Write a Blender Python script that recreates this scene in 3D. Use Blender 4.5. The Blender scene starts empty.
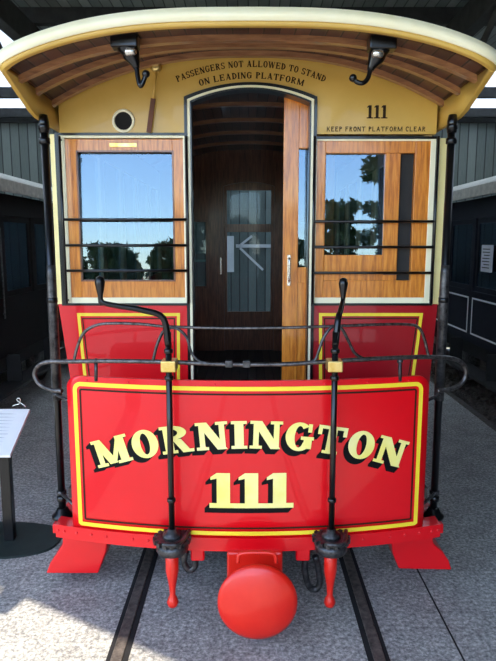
import bpy, bmesh, math, random
from mathutils import Vector, Matrix
random.seed(7)
COL = bpy.context.scene.collection
SC = bpy.context.scene
PI = math.pi

# ------------------------------------------------------------------ camera, sky, sun, exposure
F_PX, CX, CY = 600.0, 248.0, 330.5
CAM = Vector((0.0, 0.0, 2.15))
PITCH = math.radians(8.53)
cam_data = bpy.data.cameras.new('camera')
cam = bpy.data.objects.new('camera', cam_data); COL.objects.link(cam)
cam.location = CAM
cam.rotation_euler = (PI / 2 - PITCH, 0, 0)
cam_data.sensor_fit = 'HORIZONTAL'; cam_data.sensor_width = 36.0
cam_data.lens = F_PX / 496.0 * 36.0
cam_data.clip_start = 0.05; cam_data.clip_end = 400
SC.camera = cam

world = bpy.data.worlds.new('world'); SC.world = world
world.use_nodes = True
wn = world.node_tree.nodes; wl = world.node_tree.links
sky = wn.new('ShaderNodeTexSky'); sky.sky_type = 'NISHITA'
sky.sun_disc = False
sky.sun_elevation = math.radians(52); sky.sun_rotation = math.radians(200)
sky.air_density = 1.0; sky.dust_density = 0.4; sky.ozone_density = 2.0
bg = wn['Background']; bg.inputs['Strength'].default_value = 0.42
wl.new(sky.outputs['Color'], bg.inputs['Color'])

SUN_DIR = Vector((0.97, 3.06, -4.6)).normalized()       # from behind the camera, over its left shoulder
sd = bpy.data.lights.new('sun', 'SUN'); sd.energy = 5.5; sd.angle = math.radians(0.6); sd.color = (1.0, 0.91, 0.77)
sun = bpy.data.objects.new('sun', sd); COL.objects.link(sun)
sun.rotation_euler = SUN_DIR.to_track_quat('-Z', 'Y').to_euler()
sun.location = (-3, -9, 14)

SC.view_settings.view_transform = 'Standard'
SC.view_settings.look = 'None'
SC.view_settings.exposure = 0.9
SC.view_settings.gamma = 1.0
SC.view_settings.use_curve_mapping = False

# ------------------------------------------------------------------ measuring helper: pixel + distance -> point in the place
FWD = Vector((0, math.cos(PITCH), -math.sin(PITCH)))
UPV = Vector((0, math.sin(PITCH), math.cos(PITCH)))
def at(px, py, Y):
    d = FWD + Vector((1, 0, 0)) * ((px - CX) / F_PX) + UPV * (-(py - CY) / F_PX)
    return CAM + d * (Y / d.y)
def on_ground(px, py, z=0.0):
    d = FWD + Vector((1, 0, 0)) * ((px - CX) / F_PX) + UPV * (-(py - CY) / F_PX)
    return CAM + d * ((z - CAM.z) / d.z)

# ------------------------------------------------------------------ materials
def lin(c):
    out = []
    for v in c:
        v = v / 255.0
        out.append(v / 12.92 if v <= 0.04045 else ((v + 0.055) / 1.055) ** 2.4)
    return (out[0], out[1], out[2], 1.0)
def new_mat(name):
    m = bpy.data.materials.new(name); m.use_nodes = True
    nt = m.node_tree
    return m, nt, nt.nodes['Principled BSDF']
def coords(nt, scale=(1, 1, 1)):
    tc = nt.nodes.new('ShaderNodeTexCoord'); mp = nt.nodes.new('ShaderNodeMapping')
    mp.inputs['Scale'].default_value = scale
    nt.links.new(tc.outputs['Object'], mp.inputs['Vector'])
    return mp.outputs['Vector']
def noise(nt, vec, scale, detail=4, rough=0.6):
    n = nt.nodes.new('ShaderNodeTexNoise')
    n.inputs['Scale'].default_value = scale; n.inputs['Detail'].default_value = detail; n.inputs['Roughness'].default_value = rough
    nt.links.new(vec, n.inputs['Vector'])
    return n.outputs['Fac']
def ramp(nt, fac, stops):
    r = nt.nodes.new('ShaderNodeValToRGB')
    el = r.color_ramp.elements
    el[0].position, el[0].color = stops[0]; el[1].position, el[1].color = stops[-1]
    for p, c in stops[1:-1]:
        e = el.new(p); e.color = c
    nt.links.new(fac, r.inputs['Fac'])
    return r.outputs['Color']
def bump(nt, b, height, strength, dist=0.01):
    n = nt.nodes.new('ShaderNodeBump'); n.inputs['Strength'].default_value = strength; n.inputs['Distance'].default_value = dist
    nt.links.new(height, n.inputs['Height']); nt.links.new(n.outputs['Normal'], b.inputs['Normal'])
def paint(name, c1, c2=None, rough=0.3, coat=0.0, metal=0.0, scale=6, bmp=0.0, spec=0.5):
    m, nt, b = new_mat(name)
    c2 = c2 or c1
    v = coords(nt)
    f = noise(nt, v, scale)
    nt.links.new(ramp(nt, f, [(0.3, lin(c1)), (0.7, lin(c2))]), b.inputs['Base Color'])
    b.inputs['Roughness'].default_value = rough; b.inputs['Metallic'].default_value = metal
    b.inputs['Coat Weight'].default_value = coat; b.inputs['Coat Roughness'].default_value = 0.03
    b.inputs['Specular IOR Level'].default_value = spec
    if bmp: bump(nt, b, noise(nt, v, scale * 8), bmp, 0.004)
    return m
def wood(name, dark, mid, light, rough=0.3, coat=0.4, stretch=(14, 14, 1.2), grain=4.0):
    m, nt, b = new_mat(name)
    v = coords(nt, stretch)
    f = noise(nt, v, grain, 6, 0.65)
    nt.links.new(ramp(nt, f, [(0.3, lin(dark)), (0.5, lin(mid)), (0.72, lin(light))]), b.inputs['Base Color'])
    b.inputs['Roughness'].default_value = rough; b.inputs['Coat Weight'].default_value = coat; b.inputs['Coat Roughness'].default_value = 0.08
    bump(nt, b, f, 0.15, 0.003)
    return m
def boards(name, c1, c2, gap, width, axis, rough=0.6, coat=0.0, stretch=None):
    """planks laid side by side along one axis, a dark joint between them"""
    m, nt, b = new_mat(name)
    tc = nt.nodes.new('ShaderNodeTexCoord'); sp = nt.nodes.new('ShaderNodeSeparateXYZ')
    nt.links.new(tc.outputs['Object'], sp.inputs['Vector'])
    d = nt.nodes.new('ShaderNodeMath'); d.operation = 'DIVIDE'; d.inputs[1].default_value = width
    nt.links.new(sp.outputs[axis], d.inputs[0])
    fr = nt.nodes.new('ShaderNodeMath'); fr.operation = 'FRACT'; nt.links.new(d.outputs[0], fr.inputs[0])
    fl = nt.nodes.new('ShaderNodeMath'); fl.operation = 'FLOOR'; nt.links.new(d.outputs[0], fl.inputs[0])
    wn_ = nt.nodes.new('ShaderNodeTexWhiteNoise'); wn_.noise_dimensions = '1D'; nt.links.new(fl.outputs[0], wn_.inputs['W'])
    mp = nt.nodes.new('ShaderNodeMapping'); mp.inputs['Scale'].default_value = stretch or (6, 1, 6)
    nt.links.new(tc.outputs['Object'], mp.inputs['Vector'])
    nf = noise(nt, mp.outputs['Vector'], 6, 5, 0.65)
    ad = nt.nodes.new('ShaderNodeMath'); ad.operation = 'ADD'; nt.links.new(wn_.outputs['Value'], ad.inputs[0]); nt.links.new(nf, ad.inputs[1])
    hf = nt.nodes.new('ShaderNodeMath'); hf.operation = 'MULTIPLY'; hf.inputs[1].default_value = 0.5; nt.links.new(ad.outputs[0], hf.inputs[0])
    col = ramp(nt, hf.outputs[0], [(0.25, lin(c1)), (0.75, lin(c2))])
    gp = ramp(nt, fr.outputs[0], [(0.0, (0, 0, 0, 1)), (0.04, (0, 0, 0, 1)), (0.10, (1, 1, 1, 1)), (0.93, (1, 1, 1, 1)), (1.0, (0, 0, 0, 1))])
    mx = nt.nodes.new('ShaderNodeMixRGB'); mx.inputs['Color1'].default_value = lin(gap)
    nt.links.new(gp, mx.inputs['Fac']); nt.links.new(col, mx.inputs['Color2'])
    nt.links.new(mx.outputs['Color'], b.inputs['Base Color'])
    b.inputs['Roughness'].default_value = rough; b.inputs['Coat Weight'].default_value = coat
    bump(nt, b, gp, 0.5, 0.006)
    return m
def glass(name, tint, refl):
    m = bpy.data.materials.new(name); m.use_nodes = True
    nt = m.node_tree; nt.nodes.clear()
    out = nt.nodes.new('ShaderNodeOutputMaterial'); mix = nt.nodes.new('ShaderNodeMixShader')
    tr = nt.nodes.new('ShaderNodeBsdfTransparent'); tr.inputs['Color'].default_value = tint
    gl = nt.nodes.new('ShaderNodeBsdfGlossy'); gl.inputs['Roughness'].default_value = 0.004; gl.inputs['Color'].default_value = (0.62, 0.80, 1.0, 1)
    lw = nt.nodes.new('ShaderNodeFresnel'); lw.inputs['IOR'].default_value = 1.5
    ad = nt.nodes.new('ShaderNodeMath'); ad.operation = 'ADD'; ad.inputs[1].default_value = refl; ad.use_clamp = True
    nt.links.new(lw.outputs[0], ad.inputs[0])
    tc = nt.nodes.new('ShaderNodeTexCoord')
    n = nt.nodes.new('ShaderNodeTexNoise'); n.inputs['Scale'].default_value = 2.2; n.inputs['Detail'].default_value = 1
    nt.links.new(tc.outputs['Object'], n.inputs['Vector'])
    bp = nt.nodes.new('ShaderNodeBump'); bp.inputs['Strength'].default_value = 0.04; bp.inputs['Distance'].default_value = 0.02
    nt.links.new(n.outputs['Fac'], bp.inputs['Height']); nt.links.new(bp.outputs['Normal'], gl.inputs['Normal'])
    nt.links.new(ad.outputs[0], mix.inputs['Fac']); nt.links.new(tr.outputs[0], mix.inputs[1]); nt.links.new(gl.outputs[0], mix.inputs[2])
    nt.links.new(mix.outputs[0], out.inputs['Surface'])
    return m

M = {}
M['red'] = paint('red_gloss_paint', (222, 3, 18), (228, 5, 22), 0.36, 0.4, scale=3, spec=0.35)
M['red_shaded'] = paint('shaded_red_paint', (160, 5, 18), (170, 8, 24), 0.36, 0.4, scale=3, spec=0.35)  # same red with the shade of the right panel mixed into the colour
M['red_buffer'] = paint('orange_red_paint', (216, 22, 12), (228, 40, 22), 0.36, 0.2, scale=5, bmp=0.05)
M['yellow'] = paint('yellow_lining_paint', (250, 214, 40), (252, 222, 60), 0.4)
M['gold'] = paint('pale_yellow_letter_paint', (248, 228, 110), (252, 238, 160), 0.4, scale=4)
M['cream_yellow'] = paint('pale_yellow_cream_paint', (250, 232, 162), (244, 222, 146), 0.4, 0.1, scale=4)
M['cream'] = paint('cream_paint', (252, 243, 210), (246, 234, 192), 0.4, 0.1, scale=4)
M['ochre'] = paint('ochre_paint', (216, 174, 84), (204, 162, 72), 0.38, 0.15, scale=3)
M['black'] = paint('black_gloss_paint', (8, 8, 9), (13, 13, 15), 0.28, 0.25, spec=0.35)
M['iron'] = paint('worn_black_iron', (26, 26, 28), (92, 90, 90), 0.36, 0.1, 0.6, scale=30, bmp=0.2)
M['rail_iron'] = paint('worn_grab_iron', (44, 40, 40), (120, 114, 112), 0.32, 0.1, 0.8, scale=40, bmp=0.2)
M['letter_black'] = paint('matte_black_letter_paint', (8, 8, 9), (14, 14, 14), 0.6, spec=0.15)
M['dark'] = paint('dark_brown_letter_paint', (34, 22, 10), (52, 34, 14), 0.5, spec=0.2)
M['brass'] = paint('brass', (214, 176, 84), (232, 206, 140), 0.3, 0, 0.8, scale=20)
M['chrome'] = paint('bright_metal', (200, 196, 186), (220, 216, 206), 0.25, 0, 0.9)
M['wood'] = wood('varnished_orange_wood', (160, 82, 18), (210, 124, 36), (232, 156, 60))
M['wood_h'] = wood('varnished_orange_wood_rail', (160, 82, 18), (210, 124, 36), (232, 156, 60), stretch=(1.2, 14, 14))
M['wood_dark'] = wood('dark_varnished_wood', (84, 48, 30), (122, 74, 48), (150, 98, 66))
M['strap'] = paint('brown_leather', (84, 44, 28), (110, 60, 36), 0.6)
M['ceiling'] = boards('ceiling_boards', (52, 27, 19), (94, 52, 35), (5, 3, 2), 0.078, 'X', 0.45, 0.2)
M['rib'] = wood('ceiling_rib_wood', (120, 78, 50), (150, 102, 66), (176, 126, 84), stretch=(1.5, 10, 10))
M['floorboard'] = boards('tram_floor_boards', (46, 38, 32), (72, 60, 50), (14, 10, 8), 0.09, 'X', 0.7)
M['glass'] = glass('window_glass', (0.55, 0.6, 0.62, 1), 0.065)
M['glass_in'] = glass('inner_glass', (0.86, 0.9, 0.93, 1), -0.03)
M['rubber'] = paint('black_underframe', (18, 17, 17), (34, 32, 30), 0.7, scale=10)

# ground: worn grey concrete
m, nt, b = new_mat('worn_concrete')
v = coords(nt)
f1 = noise(nt, v, 0.9, 6, 0.7); f2 = noise(nt, v, 42, 4, 0.8); f3 = noise(nt, v, 5, 6, 0.7)
a1 = nt.nodes.new('ShaderNodeMixRGB'); a1.inputs['Fac'].default_value = 0.5
nt.links.new(ramp(nt, f1, [(0.3, lin((146, 144, 138))), (0.7, lin((182, 180, 172)))]), a1.inputs['Color1'])
nt.links.new(ramp(nt, f3, [(0.3, lin((124, 122, 118))), (0.7, lin((196, 194, 186)))]), a1.inputs['Color2'])
a2 = nt.nodes.new('ShaderNodeMixRGB'); a2.blend_type = 'MULTIPLY'; a2.inputs['Fac'].default_value = 0.75
nt.links.new(a1.outputs[0], a2.inputs['Color1'])
nt.links.new(ramp(nt, f2, [(0.38, (0.15, 0.15, 0.16, 1)), (0.55, (1, 1, 1, 1)), (0.66, (1.9, 1.9, 1.85, 1))]), a2.inputs['Color2'])
nt.links.new(a2.outputs[0], b.inputs['Base Color']); b.inputs['Roughness'].default_value = 0.85
bump(nt, b, f2, 0.5, 0.006)
M['concrete'] = m
M['earth'] = paint('pale_gravel_yard', (150, 136, 112), (178, 164, 138), 0.95, scale=2)
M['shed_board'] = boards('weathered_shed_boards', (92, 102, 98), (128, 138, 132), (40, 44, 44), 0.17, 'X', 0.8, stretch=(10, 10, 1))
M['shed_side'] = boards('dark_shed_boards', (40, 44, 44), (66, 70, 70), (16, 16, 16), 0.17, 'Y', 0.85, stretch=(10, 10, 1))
M['shed_roof'] = boards('grey_roof_sheets', (104, 112, 110), (134, 142, 138), (54, 60, 60), 0.11, 'X', 0.7, stretch=(2, 1, 2))
M['beam'] = paint('dark_timber', (30, 32, 32), (52, 54, 52), 0.8, scale=8)
M['white_timber'] = paint('white_painted_timber', (214, 218, 218), (230, 232, 230), 0.5)
m, nt, b = new_mat('translucent_sheet')
tcx = coords(nt)
wv = nt.nodes.new('ShaderNodeTexWave'); wv.bands_direction = 'X'; wv.inputs['Scale'].default_value = 6
nt.links.new(tcx, wv.inputs['Vector'])
b.inputs['Roughness'].default_value = 0.5; b.inputs['Transmission Weight'].default_value = 0.0
tl = nt.nodes.new('ShaderNodeBsdfTranslucent')
nt.links.new(ramp(nt, wv.outputs['Fac'], [(0.2, (0.5, 0.53, 0.55, 1)), (0.8, (0.8, 0.84, 0.86, 1))]), tl.inputs['Color'])
mx = nt.nodes.new('ShaderNodeMixShader'); mx.inputs['Fac'].default_value = 0.85
b.inputs['Base Color'].default_value = (0.7, 0.75, 0.78, 1)
nt.links.new(b.outputs[0], mx.inputs[1]); nt.links.new(tl.outputs[0], mx.inputs[2])
nt.links.new(mx.outputs[0], nt.nodes['Material Output'].inputs['Surface'])
M['sheet'] = m
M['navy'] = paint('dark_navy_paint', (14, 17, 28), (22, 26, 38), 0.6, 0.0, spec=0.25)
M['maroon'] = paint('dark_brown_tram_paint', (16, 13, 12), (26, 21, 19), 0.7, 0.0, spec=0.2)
M['roof_pale'] = paint('pale_weathered_canvas', (170, 168, 156), (208, 204, 190), 0.7, scale=12)
M['white'] = paint('white_paint', (236, 236, 232), (226, 228, 226), 0.45)
M['paper'] = paint('white_paper', (228, 230, 234), (214, 218, 226), 0.6, scale=14)
M['base_green'] = paint('dark_green_plate', (18, 30, 28), (30, 44, 40), 0.55, scale=12)
M['gravel'] = paint('brown_ballast', (62, 54, 48), (112, 102, 92), 0.95, scale=22, bmp=0.6)
M['steel'] = paint('rusty_rail_steel', (52, 48, 44), (112, 104, 96), 0.6, 0, 0.2, scale=30, bmp=0.3)
M['groove'] = paint('near_black_matte', (14, 13, 13), (26, 24, 24), 0.95)  # flat near-black for the grooves, also the painted dark of the vent hole
M['bark'] = paint('grey_bark', (70, 60, 50), (104, 92, 80), 0.9, scale=10)
M['leaf'] = paint('gum_leaves', (58, 78, 40), (96, 112, 62), 0.7, scale=3)

# ------------------------------------------------------------------ mesh builder
class MB:
    def __init__(s): s.bm = bmesh.new()
    def face(s, vs, smooth=False):
        try:
            f = s.bm.faces.new(vs); f.smooth = smooth; return f
        except ValueError:
            return None
    def box(s, x0, x1, y0, y1, z0, z1, bev=0.0, seg=2):
        t = bmesh.new()
        bmesh.ops.create_cube(t, size=1.0)
        for v in t.verts:
            v.co = Vector(((x0 + x1) / 2 + v.co.x * (x1 - x0), (y0 + y1) / 2 + v.co.y * (y1 - y0), (z0 + z1) / 2 + v.co.z * (z1 - z0)))
        if bev > 0:
            bmesh.ops.bevel(t, geom=list(t.edges), offset=bev, segments=seg, affect='EDGES', profile=0.5)
        s.merge(t); return s
    def merge(s, t, mat=None):
        mp = {}
        for v in t.verts: mp[v] = s.bm.verts.new(mat @ v.co if mat else v.co)
        for f in t.faces:
            nf = s.face([mp[v] for v in f.verts], f.smooth)
        t.free()
    def poly(s, pts, off):
        """flat outline (list of Vectors) pushed along off"""
        off = Vector(off)
        a = [s.bm.verts.new(Vector(p)) for p in pts]; b_ = [s.bm.verts.new(Vector(p) + off) for p in pts]
        s.face(a); s.face(b_[::-1])
        n = len(pts)
        for i in range(n):
            s.face([a[i], b_[i], b_[(i + 1) % n], a[(i + 1) % n]])
        return s
    def tube(s, pts, r, n=10, cap=True, closed=False):
        pts = [Vector(p) for p in pts]
        rs = r if isinstance(r, (list, tuple)) else [r] * len(pts)
        N = len(pts); rings = []; up = None
        for i, p in enumerate(pts):
            if closed: t = (pts[(i + 1) % N] - pts[i - 1]).normalized()
            else: t = (pts[min(i + 1, N - 1)] - pts[max(i - 1, 0)]).normalized()
            if up is None:
                up = Vector((0, 0, 1)) if abs(t.z) < 0.9 else Vector((1, 0, 0))
            u = (up - t * up.dot(t))
            if u.length < 1e-5: u = t.orthogonal()
            u.normalize(); w = t.cross(u); up = u
            rings.append([s.bm.verts.new(p + (u * math.cos(2 * PI * k / n) + w * math.sin(2 * PI * k / n)) * rs[i]) for k in range(n)])
        for i in range(N if closed else N - 1):
            a, b_ = rings[i], rings[(i + 1) % N]
            for k in range(n): s.face([a[k], a[(k + 1) % n], b_[(k + 1) % n], b_[k]], True)
        if cap and not closed:
            s.face(rings[0][::-1]); s.face(rings[-1])
        return s
    def lathe(s, prof, org, axis='Z', n=24):
        """prof: list of (radius, height)"""
        org = Vector(org); rings = []
        for r, h in prof:
            ring = []
            for k in range(n):
                a = 2 * PI * k / n; c, d = r * math.cos(a), r * math.sin(a)
                p = {'Z': Vector((c, d, h)), 'Y': Vector((c, h, d)), 'X': Vector((h, c, d))}[axis]
                ring.append(s.bm.verts.new(org + p))
            rings.append(ring)
        for a, b_ in zip(rings, rings[1:]):
            for k in range(n): s.face([a[k], a[(k + 1) % n], b_[(k + 1) % n], b_[k]], True)
        s.face(rings[0][::-1]); s.face(rings[-1])
        return s
    def ball(s, c, r, sub=2, sc=(1, 1, 1)):
        t = bmesh.new(); bmesh.ops.create_icosphere(t, subdivisions=sub, radius=1.0)
        for f in t.faces: f.smooth = True
        for v in t.verts: v.co = Vector(c) + Vector((v.co.x * r * sc[0], v.co.y * r * sc[1], v.co.z * r * sc[2]))
        s.merge(t); return s
    def grid(s, rows, smooth=True, flip=False):
        vs = [[s.bm.verts.new(Vector(p)) for p in r] for r in rows]
        for a, b_ in zip(vs, vs[1:]):
            for k in range(len(a) - 1):
                q = [a[k], a[k + 1], b_[k + 1], b_[k]]
                s.face(q[::-1] if flip else q, smooth)
        return vs
    def slab(s, rows, off, smooth=True):
        """a grid with thickness: rows of points and the same rows moved by off(point) closed round the rim"""
        top = s.grid(rows, smooth)
        bot = s.grid([[Vector(p) + off(Vector(p)) for p in r] for r in rows], smooth, True)
        def rim(v): return v[0] + [r[-1] for r in v[1:-1]] + v[-1][::-1] + [r[0] for r in v[1:-1]][::-1]
        a, b_ = rim(top), rim(bot)
        for i in range(len(a)):
            j = (i + 1) % len(a); s.face([a[i], b_[i], b_[j], a[j]])
        return s
    def build(s, name, mat, parent=None, recalc=True):
        if recalc: bmesh.ops.recalc_face_normals(s.bm, faces=list(s.bm.faces))
        me = bpy.data.meshes.new(name)
        o = bpy.data.objects.new(name, me); COL.objects.link(o)
        if parent:
            o.parent = parent
            w = Vector((0, 0, 0)); q = parent
            while q: w += q.location; q = q.parent
            for v in s.bm.verts: v.co -= w
        s.bm.to_mesh(me); s.bm.free()
        me.materials.append(mat if not isinstance(mat, str) else M[mat])
        return o
def thing(name, label, cat, loc, group=None):
    o = bpy.data.objects.new(name, None); COL.objects.link(o); o.location = loc; o.empty_display_size = 0.2
    o['label'] = label; o['category'] = cat
    if group: o['group'] = group
    return o
def tag(o, label=None, cat=None, group=None, kind=None):
    if label: o['label'] = label
    if cat: o['category'] = cat
    if group: o['group'] = group
    if kind: o['kind'] = kind
    return o
def structure(o, label, cat):
    return tag(o, label, cat, None, 'structure')
def smooth_path(pts, n=6):
    """Catmull-Rom through the points"""
    P = [Vector(p) for p in pts]; P = [P[0] * 2 - P[1]] + P + [P[-1] * 2 - P[-2]]
    out = []
    for i in range(1, len(P) - 2):
        for k in range(n):
            t = k / n; a, b_, c, d = P[i - 1], P[i], P[i + 1], P[i + 2]
            out.append(0.5 * ((2 * b_) + (c - a) * t + (2 * a - 5 * b_ + 4 * c - d) * t * t + (3 * b_ - a - 3 * c + d) * t ** 3))
    out.append(P[-2]); return out

# ------------------------------------------------------------------ slab-serif signwriter's letters (outlines in units of cap height)
def glyph(ch, S, T, F, o):
    P = []
    def rect(x0, x1, y0, y1): P.append([(x0, y0), (x1, y0), (x1, y1), (x0, y1)])
    def stem(x, w, y0=0, y1=1): rect(x - w / 2, x + w / 2, y0, y1)
    def diag(x0, y0, x1, y1, w): P.append([(x0 - w / 2, y0), (x0 + w / 2, y0), (x1 + w / 2, y1), (x1 - w / 2, y1)])
    def serif(x, w, y, l=1, r=1):
        if F <= 0: return
        y0, y1 = (0, F) if y == 0 else (1 - F, 1)
        rect(x - w / 2 - o * l, x + w / 2 + o * r, y0, y1)
    def arc(cx, cy, rx, ry, a0, a1, wx, wy, n=18):
        q = []
        for i in range(n):
            r = []
            for j in (i, i + 1):
                a = math.radians(a0 + (a1 - a0) * j / n); r.append((math.cos(a), math.sin(a)))
            (c0, s0), (c1, s1) = r
            P.append([(cx + rx * c0, cy + ry * s0), (cx + rx * c1, cy + ry * s1),
                      (cx + (rx - wx) * c1, cy + (ry - wy) * s1), (cx + (rx - wx) * c0, cy + (ry - wy) * s0)])
    e = o + S / 2
    if ch == ' ': return P, 0.38
    if ch == 'I': stem(e, S); serif(e, S, 0); serif(e, S, 1); return P, 2 * e
    if ch == '1':
        x = o * 1.3 + S / 2; stem(x, S); serif(x, S, 0, 1.3, 1.3)
        P.append([(x - S / 2, 1), (x - S / 2, 0.84), (x - S / 2 - o * 1.1, 0.80), (x - S / 2 - o * 1.1, 0.88)])
        return P, 2 * x
    if ch == 'M':
        w = 0.78 + S; t = max(T, S * 0.6); xl, xr = o + t / 2, w - o - S / 2 + 0.12
        stem(xl, t); stem(xr, S); xm = (xl + xr) / 2
        diag(xm, 0.05, xl, 1, S); diag(xm, 0.05, xr, 1, t); serif(xl, t, 0); serif(xr, S, 0); serif(xl, t, 1, 1, 0); serif(xr, S, 1, 0, 1)
        return P, xr + S / 2 + o
    if ch == 'N':
        t = max(T, S * 0.6); xl = o + t / 2; xr = xl + 0.44 + S * 0.6
        stem(xl, t); stem(xr, t); diag(xr - t * 0.1, 0, xl + t * 0.1, 1, S * 1.1); serif(xl, t, 0); serif(xr, t, 1); serif(xl, t, 1, 1, 0)
        return P, xr + t / 2 + o
    if ch == 'O': w = 0.55 + S; arc(w / 2, 0.5, w / 2, 0.52, 0, 360, S, T * 1.1, 36); return P, w
    if ch == 'G':
        w = 0.55 + S; arc(w / 2, 0.5, w / 2, 0.52, 48, 330, S, T * 1.1, 30)
        stem(w - S * 0.55, S * 0.9, 0.08, 0.44); rect(w - S * 1.35, w + o * 0.3, 0.40, 0.40 + max(F, T)); stem(w - S * 0.4, T, 0.68, 0.98)
        return P, w + o * 0.3
    if ch == 'C':
        w = 0.52 + S; arc(w / 2, 0.5, w / 2, 0.52, 45, 318, S, T * 1.1, 30); stem(w - T * 0.9, T, 0.68, 0.98); return P, w
    if ch == 'T':
        w = 0.5 + S + 2 * T * 0.5; stem(w / 2, S); rect(0, w, 1 - max(T, F), 1); serif(w / 2, S, 0)
        if F > 0: stem(T / 2, T, 0.66, 1); stem(w - T / 2, T, 0.66, 1)
        return P, w
    if ch in 'RPBD':
        stem(e, S); serif(e, S, 0); serif(e, S, 1, 1, 0)
        x0 = e
        if ch == 'D':
            arc(x0, 0.5, 0.36 + S, 0.5, -90, 90, S, T, 20); return P, x0 + 0.36 + S
        arc(x0 + 0.08, 0.74, 0.30 + S * 0.7, 0.26, -90, 90, S, T, 16)
        rect(x0, x0 + 0.1, 1 - T, 1); rect(x0, x0 + 0.1, 0.48, 0.48 + T)
        if ch == 'R':
            diag(x0 + 0.36 + S * 0.6, 0, x0 + 0.16 + S * 0.3, 0.5, S); serif(x0 + 0.38 + S * 0.6, S * 0.6, 0, 0.2, 1); return P, x0 + 0.38 + S * 1.1 + o * 0.6
        return P, x0 + 0.4 + S * 0.7
    if ch in 'EFL':
        w = 0.44 + S; stem(e, S); serif(e, S, 0); serif(e, S, 1)
        if ch != 'F': rect(e, e + w - 0.05, 0, T); (F > 0) and stem(e + w - 0.05 - T / 2, T, 0, 0.28)
        if ch != 'L':
            rect(e, e + w - 0.08, 1 - T, 1); rect(e, e + w * 0.66, 0.47, 0.47 + T)
            if F > 0: stem(e + w - 0.08 - T / 2, T, 0.74, 1); stem(e + w * 0.66 - T / 2, T, 0.38, 0.64)
        return P, e + w
    if ch == 'A':
        w = 0.66 + S; diag(o + T / 2, 0, w / 2, 1, T); diag(w - o - S / 2, 0, w / 2 - S * 0.1, 1, S); rect(w * 0.26, w * 0.72, 0.26, 0.26 + T)
        serif(o + T / 2, T, 0); serif(w - o - S / 2, S, 0); return P, w
    if ch == 'W':
        w = 1.0 + S
        for a, b_, th in ((0.1, 0.3, S), (0.5, 0.3, T), (0.5, 0.7, S), (0.9, 0.7, T)): diag(b_ * w, 0, a * w, 1, th)
        serif(0.1 * w, S, 1); serif(0.9 * w, T, 1); return P, w
    if ch == 'K':
        stem(e, S); serif(e, S, 0); serif(e, S, 1); diag(e + 0.1, 0.42, e + 0.52, 1, T); diag(e + 0.56, 0, e + 0.2, 0.58, S)
        serif(e + 0.52, T, 1, 0.6, 1); serif(e + 0.56, S, 0, 0.4, 0.6); return P, e + 0.6 + S / 2
    if ch == 'S':
        w = 0.46 + S; arc(w / 2, 0.74, w / 2, 0.27, 35, 270, S * 0.9, T, 18); arc(w / 2, 0.26, w / 2, 0.275, -145, 90, S * 0.9, T, 18)
        if F > 0: stem(w - T * 0.8, T, 0.72, 0.98); stem(T * 0.8, T, 0.02, 0.28)
        return P, w
    return P, 0.4
def lay_text(text, cap, width, R, style, gap=0.1, lead=0.0, stretch=None):
    """polygons of a line centred on (0,0), on a circle of radius R (0 = straight), squeezed to width"""
    S, T, F, o = style
    gl = [glyph(c, S, T, F, o) for c in text]
    total = sum(w for _, w in gl) + gap * (len(gl) - 1)
    k = width / (total * cap)
    out = []; x = -total / 2; word = 0
    for ch, (polys, w) in zip(text, gl):
        word += ch == ' '
        c = (x + w / 2) * cap * k
        for pl in polys:
            q = []
            for (a, b_) in pl:
                lx, ly = (a - w / 2) * cap * k, b_ * cap
                if R:
                    th = c / R; q.append((R * math.sin(th) + lx * math.cos(th) + ly * math.sin(th), R * math.cos(th) - R - lx * math.sin(th) + ly * math.cos(th)))
                else: q.append((c + lx, ly))
            out.append((word, q))
        x += w + gap
    return out
def text_mesh(polys, place, thick):
    """place(u, v, h) -> world point at height h above the painted face"""
    mb = MB()
    for q in polys:
        a = [mb.bm.verts.new(place(u, v, thick)) for u, v in q]
        mb.face(a)
    return mb
SLAB = (0.27, 0.12, 0.11, 0.10)
SMALL = (0.23, 0.11, 0.07, 0.07)
SANS = (0.18, 0.17, 0.0, 0.02)

# =================================================================== SETTING
def plane(name, x0, x1, y0, y1, z, mat, nx=1, ny=1):
    mb = MB(); mb.grid([[(x0 + (x1 - x0) * i / nx, y0 + (y1 - y0) * j / ny, z) for i in range(nx + 1)] for j in range(ny + 1)], False)
    return mb
# concrete apron, one slab per side of the flangeway grooves would break the floor: the rails lie flush in it
mb = MB(); mb.box(-60, 2.9, -14, 40, -0.3, 0.0)
mb.box(2.9, 60, -14, 2.4, -0.3, 0.0)
structure(mb.build('floor', 'concrete'), 'worn grey concrete floor with the track set in it', 'floor')
mb = MB(); mb.box(-80, 80, -90, -14, -0.35, -0.04)
structure(mb.build('floor_yard', 'earth'), 'pale yard outside the shed', 'ground')

ROOF_Z = 4.6; WALL_Y = 12.0
A_ = Vector((-2.5, 0.4, 0)); E_SL = -0.59 / 1.03
def roof_front(x): return A_.y + (x - A_.x) * E_SL  # unseen front edge, skewed to shape the sunlit patch on the floor
def roof_strip(x0, x1, y0f=None, y1=WALL_Y):
    m_ = MB(); a, b_ = (roof_front(x0), roof_front(x1)) if y0f is None else (y0f, y0f)
    m_.poly([(x0, a, ROOF_Z), (x1, b_, ROOF_Z), (x1, y1, ROOF_Z), (x0, y1, ROOF_Z)], (0, 0, 0.05)); return m_
mb = roof_strip(-6.2, -5.4)
mb.merge(roof_strip(-2.5, 3.3, None, 8.7).bm); mb.merge(roof_strip(5.5, 6.2).bm)
mb.merge(roof_strip(-5.4, -2.5, None, 2.6).bm); mb.merge(roof_strip(3.3, 5.5, None, 4.0).bm)
structure(mb.build('ceiling', 'shed_roof'), 'grey sheet roof of the shed seen from below', 'roof')
structure(roof_strip(-5.4, -2.5, 2.6).build('window_1', 'sheet'), 'pale translucent roof sheets over the left tram', 'skylight')
structure(roof_strip(3.3, 5.5, 4.0).build('window_2', 'sheet'), 'pale translucent roof sheets over the right tram', 'skylight')
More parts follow.
